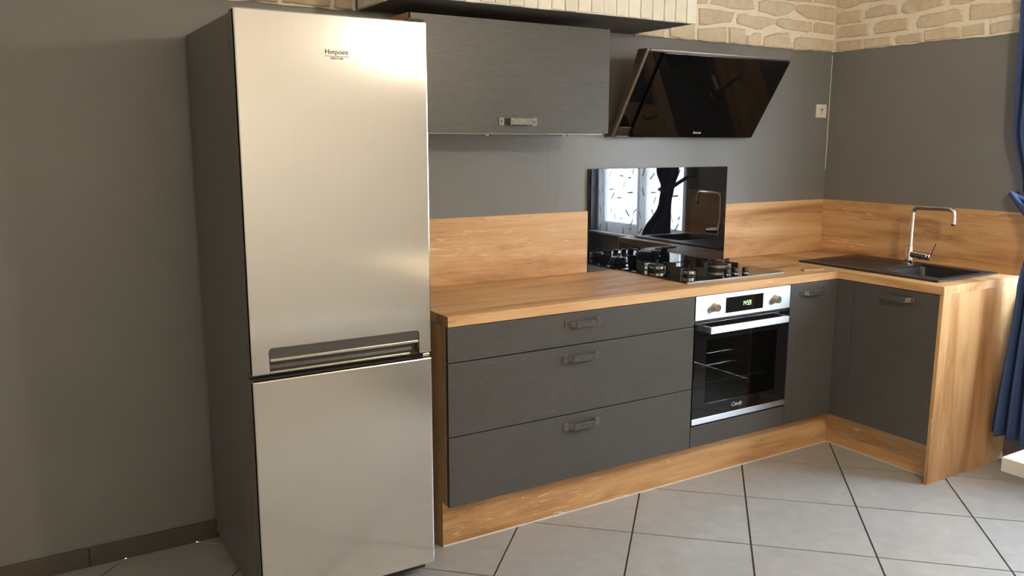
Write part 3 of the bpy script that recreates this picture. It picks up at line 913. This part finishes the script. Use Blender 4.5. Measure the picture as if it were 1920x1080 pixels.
od = MB().slab([ox0, gx0, gx1, ox1], [dz0, gz0, gz1, dz1], lambda x, z: not (gx0 < x < gx1 and gz0 < z < gz1), 'y', yf, yf+.028).build('oven_door', 'bglass', ov, 0.0006)
box('window_pane', 'ovenglass', od, gx0, gx1, yf+.0004, yf+.004, gz0, gz1)
text('brand_lettering', 'Candy', 0.026, (-1.270, yf-.0012, 0.334), 'paleink', od, 0.0003, shear=0.35)
box('steel_trim', 'steel2', ov, ox0, ox1, yf-.002, yf+.02, 0.2835, 0.3095, 0.001, uv=True)
hx0, hx1, hz = -1.492, -1.002, 0.714
hn = MB()
hn.box(hx0, hx1, yf-.046, yf-.036, hz-.0145, hz+.0145)
for x in (hx0, hx1-.008): hn.box(x, x+.008, yf-.036, yf, hz-.0145, hz+.0145)
hn.build('bar_handle', 'steel2', ov, 0.001, uv=True)
for zr in (0.580, 0.525):
    rk = MB()
    for y in (-0.535, -0.18): rk.tube([(ci0+.004, y, zr), (ci1-.004, y, zr)], 0.0032, 8)
    for k in range(22):
        x = ci0+.02+(ci1-ci0-.04)*k/21
        rk.tube([(x, -0.540, zr+.003), (x, -0.18, zr+.003)], 0.0016, 6)
    rk.build('oven_rack', 'chrome', ov)
for s in (ci0+.006, ci1-.006):
    rl = MB()
    for z in (0.43, 0.50, 0.555, 0.615, 0.64): rl.tube([(s, -0.54, z), (s, -0.18, z)], 0.0022, 6)
    for y in (-0.50, -0.20): rl.tube([(s, y, 0.40), (s, y, 0.66)], 0.0022, 6)
    rl.build('rack_rail', 'chrome', ov)
box('baking_tray', 'enamel', ov, ci0+.012, ci1-.012, -0.535, -0.18, 0.436, 0.446, 0.003)

# ------------------------------------------------------------------ gas hob
hb = thing('gas_hob', (-1.2, -0.27, H), 'black glass gas hob with three burners and black pan supports', 'hob')
HX_0, HX_1, HY_0, HY_1 = -1.515, -0.888, -0.507, -0.026
pt = 0.0065
box('glass_plate', 'hobglass', hb, HX_0, HX_1, HY_0, HY_1, H+.0003, H+pt, 0.002)
box('front_trim', 'trim', hb, HX_0+.004, HX_1-.004, HY_0-.0014, HY_0-.0002, H+.0003, H+pt-.001)
for bx, by, r in ((-1.389, -0.160, 0.042), (-1.371, -0.364, 0.028), (-1.101, -0.270, 0.064)):
    z = H+pt
    b_ = MB().lathe((bx, by, z), [(r*1.25, 0.0), (r*1.25, .002), (r*.85, .005), (r*.8, .005)]).build('burner', 'iron', hb); autosmooth(b_)
    c_ = MB().lathe((bx, by, z), [(r*.80, .005), (r*.98, .008), (r, .010), (r, .021), (r*.95, .0225)]).build('burner_ring', 'alu', b_); autosmooth(c_)
    sl = MB()
    n = max(14, int(r*520))
    for k in range(n):
        a = 2*math.pi*k/n; ca_, sa_ = math.cos(a), math.sin(a)
        sl.cyl((bx+ca_*(r-.002), by+sa_*(r-.002), z+.0165), (bx+ca_*(r+.0007), by+sa_*(r+.0007), z+.0165), 0.0019, n=6)
    sl.build('flame_ports', 'iron', b_)
    k_ = MB().lathe((bx, by, z), [(r*.9, .0226), (r*.92, .026), (r*.86, .029), (r*.3, .030), (0.001, .030)]).build('burner_cap', 'iron', b_); autosmooth(k_)
    MB().cyl((bx+r*1.1, by-r*.3, z+.001), (bx+r*1.1, by-r*.3, z+.018), 0.003, n=8).build('igniter', 'white', b_)
    R0_, R1_ = r*.75, r+.052
    for k in range(4):
        a = math.pi/4+k*math.pi/2 if r < .06 else k*math.pi/2+0.25
        ca_, sa_ = math.cos(a), math.sin(a)
        px, py = -sa_*.0028, ca_*.0028
        # standing fin: foot outside, finger reaching over the burner
        prof = [(r*1.3, 0.0), (R1_, 0.0), (R1_, .040), (R0_, .040), (R0_, .0335), (r*1.3, .0335)]
        vs = []
        for s in (-1, 1): vs += [(bx+ca_*q+px*s, by+sa_*q+py*s, z+zz) for q, zz in prof]
        m = len(prof)
        fs = [tuple(range(m)), tuple(range(2*m-1, m-1, -1))]+[(i, i+m, (i+1) % m+m, (i+1) % m) for i in range(m)]
        MB().add(vs, fs).build('pan_support', 'iron', hb)
for kx, ky in ((-1.190, -0.430), (-1.135, -0.428), (-1.079, -0.436)):
    z = H+pt
    k_ = MB().lathe((kx, ky, z), [(.017, 0), (.017, .003), (.0145, .005), (.0135, .024), (.0125, .0255), (.001, .0258)], 20).build('knob', 'iron', hb); autosmooth(k_)
    o = MB().lathe((kx, ky, z), [(.0178, .0002), (.0178, .0022), (.0171, .0022)], 20).build('knob_ring', 'chrome', k_); autosmooth(o)

# ------------------------------------------------------------------ sink and tap
sk = thing('sink', ((SX0+SX1)/2, (SY0+SY1)/2, H), 'black composite sink with drainer set in the oak worktop', 'sink')
rim = MB().slab([SX0, BX0, BX1, SX1], [SY0, BY0, BY1, SY1], lambda x, y: not (BX0 < x < BX1 and BY0 < y < BY1), 'z', H+.0004, H+.009)
rim.build('rim', 'sink', sk, 0.004, seg=3)
bd = 0.185; t = 0.006
bw = MB()
def rrect(x0, x1, y0, y1, r, n=5):
    out = []
    for cx, cy, a0 in ((x1-r, y1-r, 0), (x0+r, y1-r, 90), (x0+r, y0+r, 180), (x1-r, y0+r, 270)):
        out += [(cx+r*math.cos(math.radians(a0+90*k/n)), cy+r*math.sin(math.radians(a0+90*k/n))) for k in range(n+1)]
    return out
rings = []
for ins, z in ((-0.0015, H+.002), (0.0, H-.004), (0.004, H-.02), (0.014, H-bd+.02), (0.035, H-bd)):
    rings.append([(x, y, z) for x, y in rrect(BX0+ins, BX1-ins, BY0+ins, BY1-ins, 0.028)])
n = len(rings[0]); vs = sum(rings, []); fs = []
for q in range(len(rings)-1): fs += [(q*n+i, q*n+(i+1) % n, (q+1)*n+(i+1) % n, (q+1)*n+i) for i in range(n)]
fs.append(tuple(range((len(rings)-1)*n, len(rings)*n)))
bo = MB().add(vs, fs).build('bowl', 'sink', sk, smooth=True)
so = bo.modifiers.new('shell', 'SOLIDIFY'); so.thickness = 0.004; so.offset = 1
for k in range(7):
    x = -0.44+k*.045
    MB().box(x-.004, x+.004, -0.66, -0.36, H+.0088, H+.0105).build('drainer_rib', 'sink', sk, 0.0008)
MB().cyl(((BX0+BX1)/2, (BY0+BY1)/2, H-bd+.0045), ((BX0+BX1)/2, (BY0+BY1)/2, H-bd+.008), 0.04).build('waste_strainer', 'chrome', sk)

TPX, TPY, Z0 = -0.160, -0.668, H+.009
tp = thing('kitchen_tap', (TPX, TPY, Z0), 'tall chrome mixer tap with square swan spout on the black sink', 'tap')
def arc(c, r, a0, a1, n=8):  # in y-z plane
    return [(c[0], c[1]+r*math.cos(math.radians(a0+(a1-a0)*k/n)), c[2]+r*math.sin(math.radians(a0+(a1-a0)*k/n))) for k in range(n+1)]
o = MB().lathe((TPX, TPY, Z0), [(.027, 0), (.027, .004), (.023, .006), (.0205, .008), (.0205, .062), (.018, .070), (.0150, .078), (.0150, .092), (.011, .094)]).build('tap_body', 'chrome', tp); autosmooth(o, 30)
ztop = 1.196; RB = 0.028; yE = TPY-0.213
sp_pts = [(TPX, TPY, Z0+.09)] + arc((TPX, TPY-RB, ztop-RB), RB, 0, 90) + arc((TPX, yE+RB, ztop-RB+.003), RB, 90, 180) + [(TPX, yE, 1.130)]
o = MB().tube(sp_pts, 0.0108, 16).build('spout', 'chrome', tp); autosmooth(o, 50)
o = MB().cyl((TPX, yE, 1.130), (TPX, yE, 1.122), 0.0112, 0.0095).build('aerator', 'iron', tp)
mx = MB().cyl((TPX, TPY-.012, 0.962), (TPX, TPY-.098, 0.957), 0.0185, 0.0175, n=24).build('mixer_barrel', 'chrome', tp, 0.002); autosmooth(mx, 40)
MB().tube([(TPX, TPY-.108, 0.962), (TPX-.002, TPY-.120, 0.990), (TPX-.004, TPY-.136, 1.028)], 0.0034, 8).build('lever', 'chrome', tp)
MB().cyl((TPX, TPY-.099, 0.957), (TPX, TPY-.112, 0.9565), 0.0165, 0.0165, n=24).build('lever_cap', 'chrome', tp, 0.002)

# ------------------------------------------------------------------ socket
so_ = thing('wall_socket', (-0.074, -0.004, 1.652), 'small cream wall switch plate on the grey wall beside the corner', 'switch')
box('face_plate', 'white', so_, -0.116, -0.032, -0.010, -0.0002, 1.651, 1.725, 0.004)
box('rocker', 'white', so_, -0.092, -0.056, -0.0135, -0.0102, 1.672, 1.706, 0.002)
box('indicator_slot', 'dark', so_, -0.088, -0.066, -0.0142, -0.0136, 1.694, 1.699)
box('indicator_slot', 'dark', so_, -0.081, -0.076, -0.0142, -0.0136, 1.684, 1.689)

# ------------------------------------------------------------------ curtains
rod = thing('curtain_rod', (-0.085, -1.6, 2.30), 'dark metal curtain rod above the window', 'curtain rod')
MB().cyl((-0.085, -0.93, 2.30), (-0.085, -2.55, 2.30), 0.010).build('pole', 'gunmetal', rod)
for y in (-0.93, -2.55): o = MB().lathe((-0.085, y, 2.30), [(.001, -.02), (.014, -.014), (.02, 0), (.014, .014), (.001, .02)], 16).build('finial', 'gunmetal', rod)
for y in (-1.0, -2.47): MB().cyl((-0.022, y, 2.30), (-0.08, y, 2.30), 0.006).build('bracket', 'gunmetal', rod)

def curtain(name, keys, folds, label, mat, ny=90, nz=60, phase=0.0):
    """keys: (z, y_left, y_right, x_centre, amplitude) from top to bottom"""
    vs = []
    for r in range(nz+1):
        z = keys[0][0]+(keys[-1][0]-keys[0][0])*r/nz
        for a, b in zip(keys, keys[1:]):
            if a[0] >= z >= b[0]-1e-9:
                t = (a[0]-z)/(a[0]-b[0]); t = t*t*(3-2*t) if mat == 'blue' else t
                yl, yr, xc, am = [a[i]+(b[i]-a[i])*t for i in range(1, 5)]
                break
        for c in range(ny+1):
            u = c/ny
            w = math.sin(2*math.pi*folds*u+phase+.5*math.sin(z*2.1))+.35*math.sin(2*math.pi*folds*1.7*u+1.3+z)
            vs.append((xc+am*w*.75, yl+(yr-yl)*u, z+(0.004*math.sin(9*u) if r == nz else 0)))
    fs = [(r*(ny+1)+c, r*(ny+1)+c+1, (r+1)*(ny+1)+c+1, (r+1)*(ny+1)+c) for r in range(nz) for c in range(ny)]
    o = MB().add(vs, fs).build(name, mat, smooth=True)
    if mat == 'blue':
        s = o.modifiers.new('cloth', 'SOLIDIFY'); s.thickness = 0.003
    return tag(o, label, 'curtain')
c1 = curtain('curtain', [(2.29, -1.05, -1.46, -.085, .022), (2.0, -1.062, -1.46, -.085, .024), (1.60, -1.075, -1.43, -.09, .024), (1.32, -1.145, -1.36, -.095, .022), (1.20, -1.185, -1.30, -.10, .02),
                         (1.10, -1.205, -1.31, -.105, .022), (0.86, -1.186, -1.42, -.140, .050), (0.17, -1.152, -1.50, -.172, .058)], 5.5,
             'navy blue tied-back curtain hanging at the end of the sink run', 'blue')
tb = MB().tube([(-.065, -1.085, 1.285), (-.09, -1.13, 1.25), (-.125, -1.19, 1.20), (-.135, -1.25, 1.185), (-.115, -1.31, 1.19), (-.07, -1.30, 1.21), (-.06, -1.20, 1.23), (-.062, -1.10, 1.275)], 0.012, 8)
tb.build('tieback', 'blue', c1)
MB().cyl((-.002, -1.085, 1.285), (-.07, -1.085, 1.285), 0.006).build('tieback_hook', 'gunmetal', c1)
c2 = curtain('curtain', [(2.29, -2.42, -2.00, -.085, .022), (1.60, -2.40, -2.03, -.09, .024), (1.25, -2.36, -2.16, -.10, .022), (1.13, -2.34, -2.20, -.105, .02),
                         (0.86, -2.38, -2.14, -.11, .026), (0.17, -2.42, -2.08, -.12, .030)], 5.5,
             'navy blue tied-back curtain at the far side of the window from the sink', 'blue', phase=1.1)
MB().tube([(-.05, -2.37, 1.23), (-.10, -2.33, 1.17), (-.135, -2.26, 1.145), (-.12, -2.19, 1.15), (-.07, -2.20, 1.17), (-.06, -2.30, 1.19), (-.05, -2.37, 1.22)], 0.012, 8).build('tieback', 'blue', c2)
curtain('sheer_curtain', [(2.16, -1.168, -1.61, -.040, .006), (0.825, -1.170, -1.61, -.042, .006)], 5, 'white sheer curtain with small black dashes on the leaf beside the sink', 'sheer', nz=8)
curtain('sheer_curtain', [(2.16, -1.625, -2.12, -.040, .006), (0.825, -1.625, -2.10, -.042, .006)], 5, 'white sheer curtain with small black dashes on the leaf away from the sink', 'sheer', nz=8, phase=2)
vr = MB().cyl((-0.040, -1.0, 2.165), (-0.040, -2.15, 2.165), 0.005).build('sheer_rod', 'pvc')
tag(vr, 'thin white rod carrying the sheer curtains', 'curtain rod')

# ------------------------------------------------------------------ table, pendant lamp and added fill lamp
tb_ = thing('dining_table', (-1.55, -2.85, 0), 'pale pine table with a thick top, one corner showing by the sink panel', 'table')
box('tabletop', 'pine', tb_, -2.0, -1.10, -3.55, -2.152, 0.713, 0.75, 0.002)
for y in (-2.50, -3.20):
    box('leg', 'pine', tb_, -1.62, -1.48, y-.04, y+.04, 0.06, 0.712, 0.004)
    box('foot', 'pine', tb_, -1.60-.28, -1.50+.28, y-.045, y+.045, 0.0, 0.06, 0.004)
box('stretcher', 'pine', tb_, -1.58, -1.52, -3.16, -2.54, 0.25, 0.33, 0.004)

PL = (-1.82, -2.76, 2.11)
pl = thing('pendant_lamp', (PL[0], PL[1], PL[2]), 'lit opal globe pendant lamp hanging over the table', 'lamp')
o = MB().lathe(PL, [(.001, -.085)]+[(.085*math.sin(a), -.085*math.cos(a)) for a in [math.pi*k/14 for k in range(1, 14)]]+[(.001, .085)], 28).build('globe', 'globe', pl, smooth=True)
MB().cyl((PL[0], PL[1], PL[2]+.083), (PL[0], PL[1], PL[2]+.12), 0.022).build('lamp_holder', 'gunmetal', pl)
MB().cyl((PL[0], PL[1], PL[2]+.12), (PL[0], PL[1], RZ-.02), 0.003, n=8).build('cable', 'dark', pl)
MB().cyl((PL[0], PL[1], RZ-.025), (PL[0], PL[1], RZ-.0005), 0.05).build('ceiling_rose', 'gunmetal', pl)

CL = (-3.55, -4.60, 0.0)  # unseen fill lamp, added behind the camera to brighten the left wall and fridge
cl = thing('added_fill_lamp', CL, 'added fill lamp out of view behind the camera, opal globe on a pole', 'lamp')
GZ = 1.62
MB().lathe((CL[0], CL[1], GZ), [(.001, -.13)]+[(.13*math.sin(a), -.13*math.cos(a)) for a in [math.pi*k/14 for k in range(1, 14)]]+[(.001, .13)], 28).build('globe', 'fill_globe', cl, smooth=True)
MB().cyl((CL[0], CL[1], 0.02), (CL[0], CL[1], GZ-.128), 0.012).build('pole', 'gunmetal', cl)
MB().lathe(CL, [(.14, 0), (.14, .012), (.12, .020), (.012, .026)], 28).build('base', 'gunmetal', cl)
